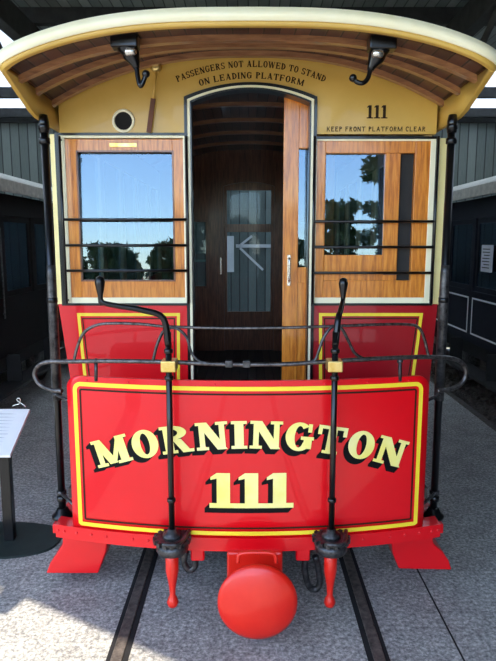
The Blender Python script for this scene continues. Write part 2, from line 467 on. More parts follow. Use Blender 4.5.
structure(roof_strip(-2.5, 3.3, 8.7).build('window_added', 'sheet'), 'unseen translucent roof sheets added to brighten the far end of the shed', 'skylight')  # extra skylight, out of view, lights the end wall and doorway
n_trim = 1
for y in (1.6, 3.4, 5.2, 6.85, 8.4, 10.2, 11.75):
    mb = MB(); mb.box(-6.0, 6.0, y - 0.05, y + 0.05, ROOF_Z - 0.16, ROOF_Z, 0.006)
    structure(mb.build('trim_%d' % n_trim, 'beam'), 'dark timber roof purlin across the shed', 'beam'); n_trim += 1
for x in (-2.35, 2.2):
    mb = MB(); mb.box(x - 0.07, x + 0.07, roof_front(x) + 0.1, WALL_Y - 0.05, ROOF_Z - 0.42, ROOF_Z - 0.16, 0.01)
    for k in range(6):
        y = 2.2 + k * 1.7
        mb.tube([(x, y, ROOF_Z - 0.42), (x, y + 0.6, ROOF_Z - 0.75), (x, y + 1.2, ROOF_Z - 0.42)], 0.03, 6)
    structure(mb.build('trim_%d' % n_trim, 'beam'), 'long dark roof beam with braces', 'beam'); n_trim += 1
mb = MB(); mb.box(-6.0, 6.0, WALL_Y, WALL_Y + 0.15, 0, ROOF_Z)
structure(mb.build('wall_back', 'shed_board'), 'weathered grey board end wall of the shed', 'wall')
mb = MB(); mb.box(-6.0, 6.0, WALL_Y - 0.06, WALL_Y, 4.38, 4.5, 0.005)
structure(mb.build('trim_%d' % n_trim, 'beam'), 'dark top plate along the end wall', 'beam'); n_trim += 1
for s, nm in ((-1, 'wall_left'), (1, 'wall_right')):
    mb = MB(); y0 = roof_front(6.1 * s) + 0.05
    mb.box(min(6.0 * s, 6.15 * s), max(6.0 * s, 6.15 * s), y0, WALL_Y + 0.15, 0, ROOF_Z)
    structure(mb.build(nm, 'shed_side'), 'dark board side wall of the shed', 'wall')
# braced double door in the end wall, seen through the tram
mb = MB(); mb.box(-0.75, 0.75, WALL_Y - 0.05, WALL_Y - 0.003, 0.02, 2.75, 0.006)
d1 = structure(mb.build('door_1', 'shed_board'), 'grey braced door in the end wall behind the tram', 'door')
mb = MB()
def strut(p, q, w=0.05):
    a, b_ = at(*p, WALL_Y - 0.07), at(*q, WALL_Y - 0.07); d = (b_ - a).normalized(); n_ = Vector((-d.z, 0, d.x)) * w
    mb.poly([a + n_, b_ + n_, b_ - n_, a - n_], (0, 0.025, 0))
strut((236, 246), (272, 246), 0.032); strut((238, 247), (252, 236), 0.022); strut((240, 248), (263, 270), 0.022)
mb.build('brace', 'white_timber', d1)
mb = MB(); a, b_ = at(226, 236, WALL_Y - 0.06), at(234, 272, WALL_Y - 0.06)
mb.box(a.x, b_.x, WALL_Y - 0.075, WALL_Y - 0.05, b_.z, a.z); mb.build('pale_window_patch', 'white_timber', d1)  # white slab put in for the brightness of a pale window
# posts of the open front, behind the camera
for x, y in ((-2.9, -0.7), (2.0, -0.82)):
    mb = MB(); mb.box(x - 0.15, x + 0.15, y - 0.12, y + 0.18, 0, ROOF_Z, 0.015)
    structure(mb.build('trim_%d' % n_trim, 'beam'), 'dark timber post of the open shed front', 'post'); n_trim += 1
mb = MB()
x0, x1 = 2.17, 6.0
mb.poly([(x0, -0.9, 0), (x1, -2.9, 0), (x1, -2.9, ROOF_Z), (x0, -0.9, ROOF_Z)], (0.05, 0.1, 0))  # unseen wall added to darken the right of the dash
structure(mb.build('wall_shade', 'shed_side'), 'unseen dark board wall added to shade the right side', 'wall')

# ballast bed under the right-hand tram
mb = MB(); rnd = random.Random(3)
mb.grid([[(2.9 + 3.3 * i / 24, 2.4 + 9.9 * j / 80, -0.09 + 0.05 * rnd.random()) for i in range(25)] for j in range(81)], False)
for k in range(900):
    x, y = 2.92 + 0.9 * rnd.random() ** 1.4, 4.5 + 6.8 * rnd.random()
    mb.ball((x, y, -0.04), 0.018 + 0.022 * rnd.random(), 1, (1, 0.8 + 0.4 * rnd.random(), 0.7))
tag(mb.build('gravel', 'gravel'), 'brown stone ballast beside the concrete under the right tram', 'gravel', kind='stuff')
mb = MB(); mb.box(2.82, 2.9, 2.4, 11.95, -0.04, 0.012, 0.004)
structure(mb.build('trim_%d' % n_trim, 'steel'), 'dark metal edge of the concrete floor', 'edging'); n_trim += 1

# rails of the track, flush in the concrete
for side, nm in ((-1, 'left'), (1, 'right')):
    x = 0.682 * side
    lab = ('rusty steel track rail set in concrete left of the red disc buffer' if side < 0 else
           'rusty steel track rail set in concrete right of the red disc buffer')
    t = thing('track_rail', lab, 'rail', (x, 3.0, 0))
    mb = MB(); mb.box(x - 0.030, x + 0.030, -6, 11.9, -0.02, 0.010, 0.004); mb.build('rail_head', 'steel', t)
    for q in (-1, 1):
        gx = x + q * 0.043; hw_ = 0.018 if q == -side else 0.011
        mb = MB(); mb.box(gx - hw_, gx + hw_, -6, 11.9, -0.02, 0.003); mb.build('flange_groove' if q == -side else 'joint_groove', 'groove', t)

g_ = on_ground(436, 606)
mb = MB(); mb.box(g_.x - 0.005, g_.x + 0.005, -4, 9, -0.02, 0.002)
structure(mb.build('trim_%d' % n_trim, 'groove'), 'thin joint in the concrete right of the track', 'joint'); n_trim += 1

# =================================================================== THE RED TRAM
YB = 3.85                                                # front face of the end bulkhead
YE = 7.75                                                # inner face of the far bulkhead
TR = thing('cable_tram', 'red and cream vintage cable tram numbered 111 standing on the track', 'tram', (0, YB, 0))
def P(px, py): return at(px, py, YB)
def bx(px): return at(px, 220, YB).x
def bz(py): return at(248, py, YB).z
HWD = 1.10
def dash_y(x): return 3.17 + 0.16 * (x / HWD) ** 2
def D(px, py, off=0.0):
    Y = 3.2
    for _ in range(12):
        p = at(px, py, Y); Y = dash_y(p.x) + off
    return at(px, py, Y)

# ---- roof: barrel over the body, hood over the platform
RW = 1.20
def hood_front(x): return 3.05 + 0.0 * abs(x / RW) ** 2 + 0.05 * abs(x / RW) ** 22
def ceil_z(x, y):
    t = max(0.0, min(1.0, (YB - y) / (YB - 3.06)))
    t = t * t * (3 - 2 * t)
    p = 2.35 + 0.55 * t; rise = 0.298 + (0.190 - 0.298) * t
    return 2.975 + 0.01 * t + rise * (1 - min(1, abs(x / RW)) ** p)
NX = 48
def roof_rows(dz, shrink=0.0, yend=YE + 0.9, inset=0.0):
    rows = []
    for j in range(31):
        row = []
        for i in range(NX + 1):
            u = -1 + 2 * i / NX; x = u * (RW - shrink)
            x = math.copysign(abs(u) ** 0.85 * (RW - shrink), u)
            yf = hood_front(x) + inset
            y = yf + (YB - yf) * (j / 16) if j <= 16 else YB + (yend - YB) * ((j - 16) / 14)
            row.append((x, y, ceil_z(x, y) + dz))
        rows.append(row)
    return rows
mb = MB(); mb.slab(roof_rows(0.0, 0.0, YE + 0.9, 0.03), lambda p: Vector((0, 0, 0.018)))
mb.build('ceiling_boards', 'ceiling', TR)
mb = MB(); mb.slab(roof_rows(0.022), lambda p: Vector((p.x * 0.012, 0, 0.042)))
mb.build('roof', 'cream', TR)
def edge_path(n=60):
    pts = []
    for i in range(n + 1):
        u = -1 + 2 * i / n; x = math.copysign(abs(u) ** 0.5, u) * RW
        pts.append((x, hood_front(x)))
    return pts
ep = edge_path()
full = [(-RW, YE + 0.9 - k * 0.1) for k in range(0, 53)]
full = [q for q in full if q[1] > ep[0][1] + 0.05] + ep + [(RW, q[1]) for q in full[::-1] if q[1] > ep[0][1] + 0.05]
# cream front band, and the ochre lip under it
def band(z0, z1, o0, o1, i0, i1):
    """loop round the roof edge; o/i: outward offset of the outer and inner faces at bottom and top"""
    m_ = MB(); rows = []
    for k, (x, y) in enumerate(full):
        a = Vector(full[max(k - 1, 0)]); b2 = Vector(full[min(k + 1, len(full) - 1)]); d = (b2 - a).normalized(); n2 = Vector((d.y, -d.x))
        z = ceil_z(x, y)
        drop = 0.0
        rows.append([Vector((x + n2.x * o0, y + n2.y * o0, z + z0(x, y))), Vector((x + n2.x * o1, y + n2.y * o1, z + z1(x, y))),
                     Vector((x + n2.x * i1, y + n2.y * i1, z + z1(x, y))), Vector((x + n2.x * i0, y + n2.y * i0, z + z0(x, y)))])
    vs = [[m_.bm.verts.new(p) for p in r] for r in rows]
    for a, b2 in zip(vs, vs[1:]):
        for k in range(4): m_.face([a[k], a[(k + 1) % 4], b2[(k + 1) % 4], b2[k]], k in (0, 2))
    m_.face(vs[0][::-1]); m_.face(vs[-1]); return m_
def side_drop(x, y):
    if abs(x) < RW - 0.002: return 0.0
    t = max(0, min(1, (y - 3.2) / 0.32)); return -0.125 * t * t * (3 - 2 * t)
band(lambda x, y: 0.004, lambda x, y: 0.064, 0.028, 0.03, 0.0, 0.0).build('roof_edge_band', 'cream', TR)
band(lambda x, y: -0.016 + side_drop(x, y), lambda x, y: 0.006, 0.012, 0.024, -0.012, -0.02).build('fascia', 'ochre', TR)
# ribs across the hood ceiling
for yr in (3.27, 3.52, 3.80, 4.5, 5.15, 5.8, 6.45, 7.1):
    mb = MB(); rows = []
    for i in range(41):
        x = -RW * 0.985 + 2 * RW * 0.985 * i / 40; z = ceil_z(x, yr)
        rows.append([(x, yr - 0.022, z - 0.032), (x, yr - 0.022, z + 0.002), (x, yr + 0.022, z + 0.002), (x, yr + 0.022, z - 0.032)])
    vs = [[mb.bm.verts.new(p) for p in r] for r in rows]
    for a, b2 in zip(vs, vs[1:]):
        for k in range(4): mb.face([a[k], a[(k + 1) % 4], b2[(k + 1) % 4], b2[k]])
    mb.face(vs[0]); mb.face(vs[-1][::-1])
    mb.build('ceiling_rib', 'rib', TR)

# ---- bulkhead
BW = 1.165
Z_TOP = bz(134); Z_SILL = bz(304); Z_BOT = 0.62
xl, xr = bx(188.5), bx(312.5)                            # door opening in the bulkhead
def door_arch(x0, x1, zs, zc, n=20):
    return [Vector((x0 + (x1 - x0) * i / n, 0, zs + (zc - zs) * (1 - (2 * i / n - 1) ** 2))) for i in range(n + 1)]
arch = door_arch(xl, xr, bz(100), bz(86))
pts = [Vector((-BW, YB, Z_TOP))]
pts += [Vector((-BW + 2 * BW * i / 40, YB, ceil_z(-BW + 2 * BW * i / 40, YB) - 0.002)) for i in range(41)]
pts += [Vector((BW, YB, Z_TOP)), Vector((xr, YB, Z_TOP))] + [Vector((p.x, YB, p.z)) for p in arch[::-1]] + [Vector((xl, YB, Z_TOP))]
mb = MB(); mb.poly(pts, (0, 0.05, 0)); BH = mb.build('bulkhead', 'ochre', TR)
# lower red panels (drawn in at the foot), cream window surrounds
def taper(px_top, px_bot): return at(px_top, 306, YB).x, at(px_bot, 376, YB).x
for s in (-1, 1):
    inner = xl if s < 0 else xr
    xo, xo2 = (taper(58.5, 70) if s < 0 else taper(437.5, 430))
    zb2 = bz(376); foot = xo2 + (xo2 - xo) * 0.9
    out = [Vector((inner, YB, Z_SILL)), Vector((xo, YB, Z_SILL)), Vector((xo2, YB, zb2)), Vector((foot, YB, Z_BOT)), Vector((inner, YB, Z_BOT))]
    mb = MB(); mb.poly(out, (0, 0.05, 0)); lp = mb.build('lower_panel', 'red_shaded' if s > 0 else 'red', TR)  # right panel's shade is painted in as a darker red
    # yellow lining with a thin dark line inside it
    if s < 0: q = [(77, 313), (180, 313), (180, 400), (86, 400)]
    else: q = [(319, 313), (423, 313), (411, 400), (319, 400)]
    def frame_line(q, w, y, mat, name, par):
        m_ = MB(); c = [P(*a) for a in q]; cen = sum(c, Vector()) / 4
        ins = []
        for k in range(4):
            a, b2, e2 = c[k - 1], c[k], c[(k + 1) % 4]
            d1_, d2_ = (a - b2).normalized(), (e2 - b2).normalized(); ins.append(b2 + (d1_ + d2_) * w)
        for k in range(4):
            l = (k + 1) % 4
            m_.poly([Vector((v.x, YB - y, v.z)) for v in (c[k], c[l], ins[l], ins[k])], (0, y - 0.0005, 0))
        return m_.build(name, mat, par)
    frame_line(q, 0.020, 0.003, 'yellow', 'lining', lp)
    sx = 5; q2 = [(q[0][0] + sx, q[0][1] + sx), (q[1][0] - sx, q[1][1] + sx), (q[2][0] - sx, 395), (q[3][0] + sx, 395)]
    frame_line(q2, 0.007, 0.003, 'dark', 'thin_lining', lp)

def rect_part(px0, py0, px1, py1, y0, y1, mat, name, par, bev=0.004):
    a, b2 = bx(px0), bx(px1); m_ = MB(); m_.box(min(a, b2), max(a, b2), y0, y1, bz(py1), bz(py0), bev); return m_.build(name, mat, par)
def ring(px0, py0, px1, py1, wl_, wt, wr, wb, y0, y1, mat, name, par, bev=0.003):
    """a four-sided frame; widths in pixels"""
    m_ = MB()
    for (a, b2, c, d) in ((px0, py0, px0 + wl_, py1), (px1 - wr, py0, px1, py1), (px0 + wl_, py0, px1 - wr, py0 + wt), (px0 + wl_, py1 - wb, px1 - wr, py1)):
        m_.box(bx(a), bx(c), y0, y1, bz(d), bz(b2), bev)
    return m_.build(name, mat, par)
def pane(px0, py0, px1, py1, y, mat, name, par, tilt=0.0):
    m_ = MB(); z0, z1 = bz(py1), bz(py0); h = math.tan(tilt) * (z1 - z0) / 2
    m_.poly([(bx(px0), y - h, z0), (bx(px1), y - h, z0), (bx(px1), y + h, z1), (bx(px0), y + h, z1)], (0, 0.004, 0))
    return m_.build(name, mat, par)
TILT = math.radians(1.9)
# left window
W1 = ring(53.5, 134, 188.5, 304.5, 5.5, 0.5, 1.5, 2, YB, YB + 0.05, 'cream_yellow', 'corner_board', TR)
W1f = ring(59, 134, 188.5, 304.5, 9, 4, 4.5, 7, YB - 0.003, YB + 0.05, 'cream', 'window_surround', TR)
ring(58.5, 133, 189.5, 305.5, 3.6, 2.6, 2.2, 2.4, YB - 0.010, YB - 0.001, 'black', 'bead', W1f, 0.001)
S1 = ring(67.5, 139, 185, 298.5, 12, 12.5, 11.5, 18, YB + 0.002, YB + 0.045, 'wood', 'sash', TR)
ring(78.5, 150.5, 174.5, 281.5, 1.6, 1.6, 1.6, 1.6, YB - 0.002, YB + 0.03, 'wood_dark', 'glazing_bead', S1, 0.001)
pane(79, 151, 174, 281, YB + 0.025, 'glass', 'pane', S1, TILT)
a = P(126, 145); mb = MB(); mb.box(bx(112), bx(139), YB - 0.004, YB + 0.01, bz(147), bz(143), 0.002); mb.build('maker_plate', 'brass', S1)
# right window: the sash stands part-way along, a near-black strip painting the dark of the slot beside it
W2 = ring(312, 138, 443.5, 304.5, 1.5, 0.5, 8, 2, YB, YB + 0.05, 'cream_yellow', 'corner_board', TR)
W2f = ring(312, 137, 436.5, 304.5, 4, 4, 9, 7, YB - 0.003, YB + 0.05, 'cream', 'window_surround', TR)
ring(311, 136.5, 435.5, 305.5, 2.4, 2.6, 2.8, 2.4, YB - 0.010, YB - 0.001, 'black', 'bead', W2f, 0.001)
S2 = ring(315.5, 141, 428.5, 298.5, 9, 12, 15.5, 18, YB + 0.002, YB + 0.045, 'wood', 'sash', TR)
ring(324, 152, 399, 281, 1.2, 1.2, 15, 26, YB + 0.012, YB + 0.045, 'wood', 'inner_sash', S2)
rect_part(398, 153, 415, 281, YB + 0.04, YB + 0.05, 'rubber', 'slot_dark', S2, 0.001)  # black strip in place of the slot's darkness
pane(324.5, 152.5, 384.5, 256, YB + 0.028, 'glass', 'pane', S2, TILT)
mb = MB(); mb.box(bx(385), bx(399), YB + 0.005, YB + 0.02, bz(275), bz(273)); mb.build('glazing_bead', 'wood_dark', S2)
# guard bars over both windows
for (x0, x1, ys) in ((64.5, 188, (219.7, 245.3, 270.5)), (313, 433.5, (221.6, 247, 272.6))):
    par = S1 if x0 < 100 else S2
    for y in ys:
        mb = MB(); mb.tube([(bx(x0), YB - 0.03, bz(y)), (bx(x1), YB - 0.03, bz(y))], 0.0085, 8)
        mb.build('guard_bar', 'black', par)
    for x in (x0, x1):
        mb = MB(); mb.tube([(bx(x), YB - 0.03, bz(137)), (bx(x), YB - 0.03, bz(303))], 0.0085, 8)
        for y in (140, 300): mb.tube([(bx(x), YB - 0.03, bz(y)), (bx(x), YB + 0.004, bz(y))], 0.008, 6)
        mb.build('guard_upright', 'black', par)
# door surround: black outer moulding, cream inner moulding
def arch_strip(p0, p1, ysh, ypk, wpx, y0, y1, mat, name, par):
    m_ = MB(); x0, x1 = bx(p0), bx(p1); w = wpx * 0.00635
    o_ = [Vector((x0, 0, 0.64))] + door_arch(x0, x1, bz(ysh), bz(ypk)) + [Vector((x1, 0, 0.64))]
    i_ = [Vector((x0 + w, 0, 0.64))] + door_arch(x0 + w, x1 - w, bz(ysh) - w, bz(ypk) - w) + [Vector((x1 - w, 0, 0.64))]
    rows = [[Vector((a.x, y0, a.z)), Vector((b2.x, y0, b2.z)), Vector((b2.x, y1, b2.z)), Vector((a.x, y1, a.z))] for a, b2 in zip(o_, i_)]
    vs = [[m_.bm.verts.new(p) for p in r] for r in rows]
    for a, b2 in zip(vs, vs[1:]):
        for k in range(4): m_.face([a[k], a[(k + 1) % 4], b2[(k + 1) % 4], b2[k]])
    m_.face(vs[0]); m_.face(vs[-1][::-1])
    return m_.build(name, mat, par)
DF = arch_strip(189, 312, 99.5, 85.5, 3.2, YB - 0.012, YB + 0.10, 'cream', 'door_frame', TR)
arch_strip(185.8, 315.2, 97, 82.5, 2.6, YB - 0.013, YB - 0.001, 'black', 'bead', DF)
arch_strip(191.5, 309.5, 101.5, 88, 1.4, YB - 0.016, YB + 0.09, 'black', 'inner_bead', DF)
# sliding door leaf, half open at the right of the doorway
LY = YB + 0.10
dl_x0, dl_x1 = bx(284), bx(336)
mb = MB()
def leaf(px0, px1, py0, py1): mb.box(bx(px0), bx(px1), LY, LY + 0.035, bz(py1), bz(py0), 0.003)
leaf(284, 299.5, 88, 440); leaf(328, 336, 95, 440); leaf(299.5, 328, 88, 146); leaf(299.5, 328, 268, 284); leaf(299.5, 328, 415, 440)
DL = mb.build('sliding_door', 'wood', TR)
mb = MB(); mb.box(bx(299), bx(328.5), LY + 0.012, LY + 0.026, bz(416), bz(283.5)); mb.build('door_panel', 'wood', DL)
pane(299, 145.5, 328.5, 268.5, LY + 0.016, 'glass', 'pane', DL, TILT)
mb = MB(); hx = bx(290.5)
mb.tube(smooth_path([(hx, LY, bz(258)), (hx, LY - 0.03, bz(260)), (hx, LY - 0.034, bz(271)), (hx, LY - 0.03, bz(281)), (hx, LY, bz(283))]), 0.006, 8)
mb.box(hx - 0.011, hx + 0.011, LY - 0.004, LY + 0.001, bz(287), bz(255), 0.002); mb.build('door_handle', 'chrome', DL)
# painted notices
def notice(text, cx, base, cap, width, R, style, gap, mat='dark', name='notice_lettering'):
    polys = lay_text(text, cap, width, R, style, gap); c = P(cx, base)
    for k in range(text.count(' ') + 1):
        text_mesh([q for w, q in polys if w == k], lambda u, v, h: Vector((c.x + u, YB - h, c.z + v)), 0.0016).build(name, mat, BH)
notice('PASSENGERS NOT ALLOWED TO STAND', 251, 67, 0.037, 0.92, 1.18, SMALL, 0.12)
notice('ON LEADING PLATFORM', 251.5, 78.5, 0.037, 0.64, 1.12, SMALL, 0.12)
notice('111', 377, 118.5, 0.078, 0.128, 0, (0.24, 0.1, 0.09, 0.11), 0.06, name='fleet_number')
notice('KEEP FRONT PLATFORM CLEAR', 376, 131.5, 0.029, 0.61, 0, SANS, 0.16)
# round vent: a matte black disc stands in for the dark of its hole
c = P(123.5, 121)
mb = MB(); mb.tube([(c.x + 0.062 * math.cos(k * PI / 12), YB - 0.004, c.z + 0.062 * math.sin(k * PI / 12)) for k in range(24)], 0.009, 8, closed=True); vr = mb.build('vent_ring', 'cream', BH)
mb = MB(); mb.lathe([(0.058, -0.003), (0.058, 0.0)], (c.x, YB, c.z), 'Y', 28); mb.build('vent_dark', 'groove', vr)
# bell strap from its pulley
c = P(157, 68)
mb = MB(); mb.lathe([(0.012, -0.05), (0.034, -0.048), (0.026, -0.04), (0.026, -0.022), (0.034, -0.014), (0.03, 0.0)], (c.x, YB, c.z), 'Y', 20); pul = mb.build('bell_pulley', 'brass', BH)
mb = MB(); a, b2 = P(157.5, 72), P(149.5, 133); a.y = b2.y = YB - 0.032; mid = a + (b2 - a) * 0.45
mb.tube([a, mid], 0.006, 8); mb.build('bell_cord', 'ochre', pul)
mb = MB(); d = (b2 - mid).normalized(); n_ = Vector((d.z, 0, -d.x)) * 0.014
mb.poly([mid + n_, b2 + n_, b2 - n_, mid - n_], (0, 0.012, 0)); mb.build('bell_strap', 'strap', pul)

# iron hangers under the hood
def hanger(pts, name='lamp_hook'):
    mb = MB()
    p0 = Vector(pts[0])
    mb.box(p0.x - 0.07, p0.x + 0.065, p0.y - 0.05, p0.y + 0.04, ceil_z(p0.x, p0.y) - 0.06, ceil_z(p0.x, p0.y) + 0.005, 0.008)
    q_ = smooth_path(pts, 5)
    mb.tube(q_[:12], [0.05, 0.05, 0.048, 0.044, 0.042, 0.044, 0.042, 0.036, 0.03, 0.025, 0.02, 0.016], 12)
    mb.tube(q_, 0.012, 8)
    o = mb.build(name, 'black', TR)
    mb = MB(); mb.ball(pts[-1], 0.02, 2); mb.build('hook_tip', 'black', o)
    mb = MB(); mb.lathe([(0.008, -0.03), (0.02, -0.02), (0.02, 0.02), (0.008, 0.03)], (p0.x - 0.03 * (1 if p0.x > 0 else -1), p0.y - 0.05, ceil_z(p0.x, p0.y) - 0.085), 'X', 12); mb.build('hook_pin', 'chrome', o)
yh = 3.17
hanger([at(126, 44, yh), at(131, 54, yh), at(136, 66, yh), at(138, 78, yh - 0.01), at(140.5, 86, yh - 0.02), at(144, 80, yh - 0.02), at(146, 74, yh - 0.02)])
hanger([at(382, 45, yh), at(377, 56, yh), at(371, 68, yh), at(368, 78, yh - 0.01), at(363, 83, yh - 0.02), at(357, 82, yh - 0.02), at(353, 78, yh - 0.02)])

# ---- saloon behind the bulkhead: sides, floor, far bulkhead
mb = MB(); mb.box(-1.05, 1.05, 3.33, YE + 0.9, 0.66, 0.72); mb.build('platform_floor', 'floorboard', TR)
for s in (-1, 1):
    x0, x1 = sorted((s * 1.11, s * 1.155))
    mb = MB(); mb.box(x0, x1, YB + 0.05, YE, 0.74, bz(304), 0.004); sdp = mb.build('side_panel', 'red', TR)
    mb = MB(); mb.box(x0, x1, YB + 0.05, YE, bz(140), 2.99, 0.004)
    for k in range(6):
        y = YB + 0.05 + (YE - YB - 0.17) * k / 5; mb.box(x0, x1, y, y + 0.12, bz(304), bz(140), 0.004)
    mb.build('side_pillars', 'cream', sdp)
    mb = MB(); mb.box((x0 + x1) / 2 - 0.002, (x0 + x1) / 2 + 0.002, YB + 0.05, YE, bz(303), bz(141)); mb.build('side_pane', 'glass_in', sdp)
    bxs = sorted((s * 0.68, s * 1.10))
    mb = MB(); mb.box(bxs[0], bxs[1], YB + 0.6, YE - 0.3, 1.12, 1.17, 0.01)
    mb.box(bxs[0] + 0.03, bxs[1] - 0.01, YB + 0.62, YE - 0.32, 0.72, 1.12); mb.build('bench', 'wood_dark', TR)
def EX(px, py): return at(px, py, YE)
fx0, fx1 = EX(224, 250).x, EX(274, 250).x
zt = EX(248, 182).z
mb = MB()
pts = [Vector((-1.12, YE, 0.72))] + [Vector((-1.12 + 2.24 * i / 30, YE, ceil_z(-1.12 + 2.24 * i / 30, YE))) for i in range(31)] + [Vector((1.12, YE, 0.72)), Vector((fx1, YE, 0.72))]
pts += [Vector((p.x, YE, p.z)) for p in door_arch(fx0, fx1, zt - 0.05, zt)[::-1]] + [Vector((fx0, YE, 0.72))]
wx0, wx1, wz0, wz1 = EX(170, 250).x, EX(206, 250).x, EX(248, 286).z, EX(248, 222).z
def fb(x0, x1, z0, z1): mb.box(x0, x1, YE, YE + 0.04, z0, z1)
for s in (-1, 1):
    o_, i_ = (-1.12, fx0) if s < 0 else (1.12, fx1)
    wa, wb = (wx0, wx1) if s < 0 else (-wx1, -wx0)
    fb(min(o_, i_), max(o_, i_), 0.72, wz0); fb(min(o_, i_), max(o_, i_), wz1, zt - 0.06)
    fb(min(o_, i_), wa, wz0, wz1); fb(wb, max(o_, i_), wz0, wz1)
top = [Vector((-1.12, YE, zt - 0.06))] + [Vector((-1.12 + 2.24 * i / 30, YE, ceil_z(-1.12 + 2.24 * i / 30, YE))) for i in range(31)] + [Vector((1.12, YE, zt - 0.06)), Vector((fx1, YE, zt - 0.06))]
top += [Vector((p.x, YE, p.z)) for p in door_arch(fx0, fx1, zt - 0.05, zt)[::-1]] + [Vector((fx0, YE, zt - 0.06))]
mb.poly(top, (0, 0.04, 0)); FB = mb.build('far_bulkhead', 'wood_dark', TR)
for s in (-1, 1):
    wa, wb = (wx0, wx1) if s < 0 else (-wx1, -wx0)
    mb = MB(); mb.box(wa, wb, YE + 0.015, YE + 0.02, wz0, wz1); mb.build('pane', 'glass', FB)
    mb = MB()
    for (x0, x1, z0, z1) in ((wa - 0.03, wa, wz0 - 0.03, wz1 + 0.03), (wb, wb + 0.03, wz0 - 0.03, wz1 + 0.03), (wa, wb, wz1, wz1 + 0.03), (wa, wb, wz0 - 0.03, wz0)):
        mb.box(x0, x1, YE - 0.012, YE, z0, z1, 0.002)
    mb.build('window_bead', 'wood_dark', FB)
mb = MB()
def fl(px0, px1, py0, py1): 
    a, b2 = EX(px0, py0), EX(px1, py1); mb.box(EX(px0, 250).x, EX(px1, 250).x, YE + 0.045, YE + 0.08, 0.722 if py1 > 340 else b2.z, a.z, 0.003)
fl(224, 227, 182, 346); fl(271, 274, 182, 346); fl(227, 271, 182, 190); fl(227, 271, 224, 232); fl(227, 271, 312, 346)
FDR = mb.build('far_door', 'wood_dark', TR)
mb = MB(); a, b2 = EX(227, 188), EX(271, 313); mb.box(a.x, b2.x, YE + 0.06, YE + 0.064, b2.z, a.z); mb.build('pane', 'glass_in', FDR)
mb = MB(); a = EX(221, 265); mb.box(a.x - 0.012, a.x + 0.012, YE - 0.03, YE, a.z - 0.12, a.z + 0.1, 0.004); mb.build('door_handle', 'chrome', FB)

# ---- underframe
mb = MB(); mb.box(-0.95, 0.95, 3.6, YE + 0.8, 0.5, 0.66); mb.build('underframe', 'rubber', TR)
for y in (4.9, 6.8):
    for s in (-1, 1):
        mb = MB(); mb.lathe([(0.05, -0.05), (0.3, -0.05), (0.33, -0.02), (0.33, 0.05), (0.36, 0.055), (0.36, 0.08), (0.05, 0.08)] if s > 0 else
                            [(0.05, -0.08), (0.36, -0.08), (0.36, -0.055), (0.33, -0.05), (0.33, 0.02), (0.3, 0.05), (0.05, 0.05)], (s * 0.72, y, 0.36), 'X', 32)
        mb.build('wheel', 'iron', TR)
    mb = MB(); mb.tube([(-0.8, y, 0.36), (0.8, y, 0.36)], 0.05, 12); mb.build('axle', 'rubber', TR)

# ---- dash: bowed red sheet
zT = at(248, 381, 3.17).z; zB = at(248, 538, 3.17).z
def dash_outline(z):
    r = 0.07
    if z > zT - r: return HWD - 0.075 - (r - math.sqrt(max(0, r * r - (z - (zT - r)) ** 2)))
    return HWD - 0.075
mb = MB(); rows = []
zs = [zB + (zT - 0.075 - zB) * k / 8 for k in range(9)] + [zT - 0.07 + 0.07 * math.sin(k * PI / 16) for k in range(9)]
for z in zs:
    hw = dash_outline(z)
    rows.append([(hw * u, dash_y(hw * u), z) for u in [-1 + 2 * i / 40 for i in range(41)]])
mb.slab(rows, lambda p: Vector((0, 0.02, 0))); DS = mb.build('dash_panel', 'red', TR)
def dash_strip(pts, w, h, mat, name, closed=True):
    """a painted line following (u, z) points on the dash"""
    m_ = MB(); n = len(pts); L, R_ = [], []
    for k in range(n):
        a, b2 = Vector(pts[k - 1] if closed or k else pts[0]), Vector(pts[(k + 1) % n] if closed or k < n - 1 else pts[-1])
        d = (b2 - a).normalized(); nn = Vector((-d.y, d.x)) * w / 2; c = Vector(pts[k])
        L.append(c + nn); R_.append(c - nn)
    f = lambda q: Vector((q.x, dash_y(q.x) - h, q.y))
    va = [m_.bm.verts.new(f(q)) for q in L]; vb = [m_.bm.verts.new(f(q)) for q in R_]
    for k in range(n if closed else n - 1):
        l = (k + 1) % n; m_.face([va[k], va[l], vb[l], vb[k]])
    return m_.build(name, mat, DS)
def rrect(hw, z0, z1, r, n=24):
    pts = [(-hw + 2 * hw * k / n, z0) for k in range(1, n)]
    pts = [(x, z0) for x in [-hw + 0.004 + (2 * hw - 0.008) * k / n for k in range(n + 1)]]
    pts += [(hw, z0 + (z1 - r - z0) * k / 6) for k in range(7)]
    pts += [(hw - r + r * math.cos(a), z1 - r + r * math.sin(a)) for a in [PI / 2 * k / 8 for k in range(1, 8)]]
    pts += [(x, z1) for x in [hw - r - 2 * (hw - r) * k / n for k in range(n + 1)]]
    pts += [(-hw + r + r * math.cos(a), z1 - r + r * math.sin(a)) for a in [PI / 2 + PI / 2 * k / 8 for k in range(1, 8)]]
    pts += [(-hw, z1 - r - (z1 - r - z0) * k / 6) for k in range(7)]
    return pts
zl1, zl0 = at(248, 389, 3.17).z, at(248, 533.5, 3.17).z
dash_strip(rrect(0.976, zl0, zl1, 0.035), 0.024, 0.002, 'yellow', 'lining')
dash_strip(rrect(0.945, zl0 + 0.031, zl1 - 0.031, 0.01), 0.010, 0.002, 'dark', 'thin_lining')
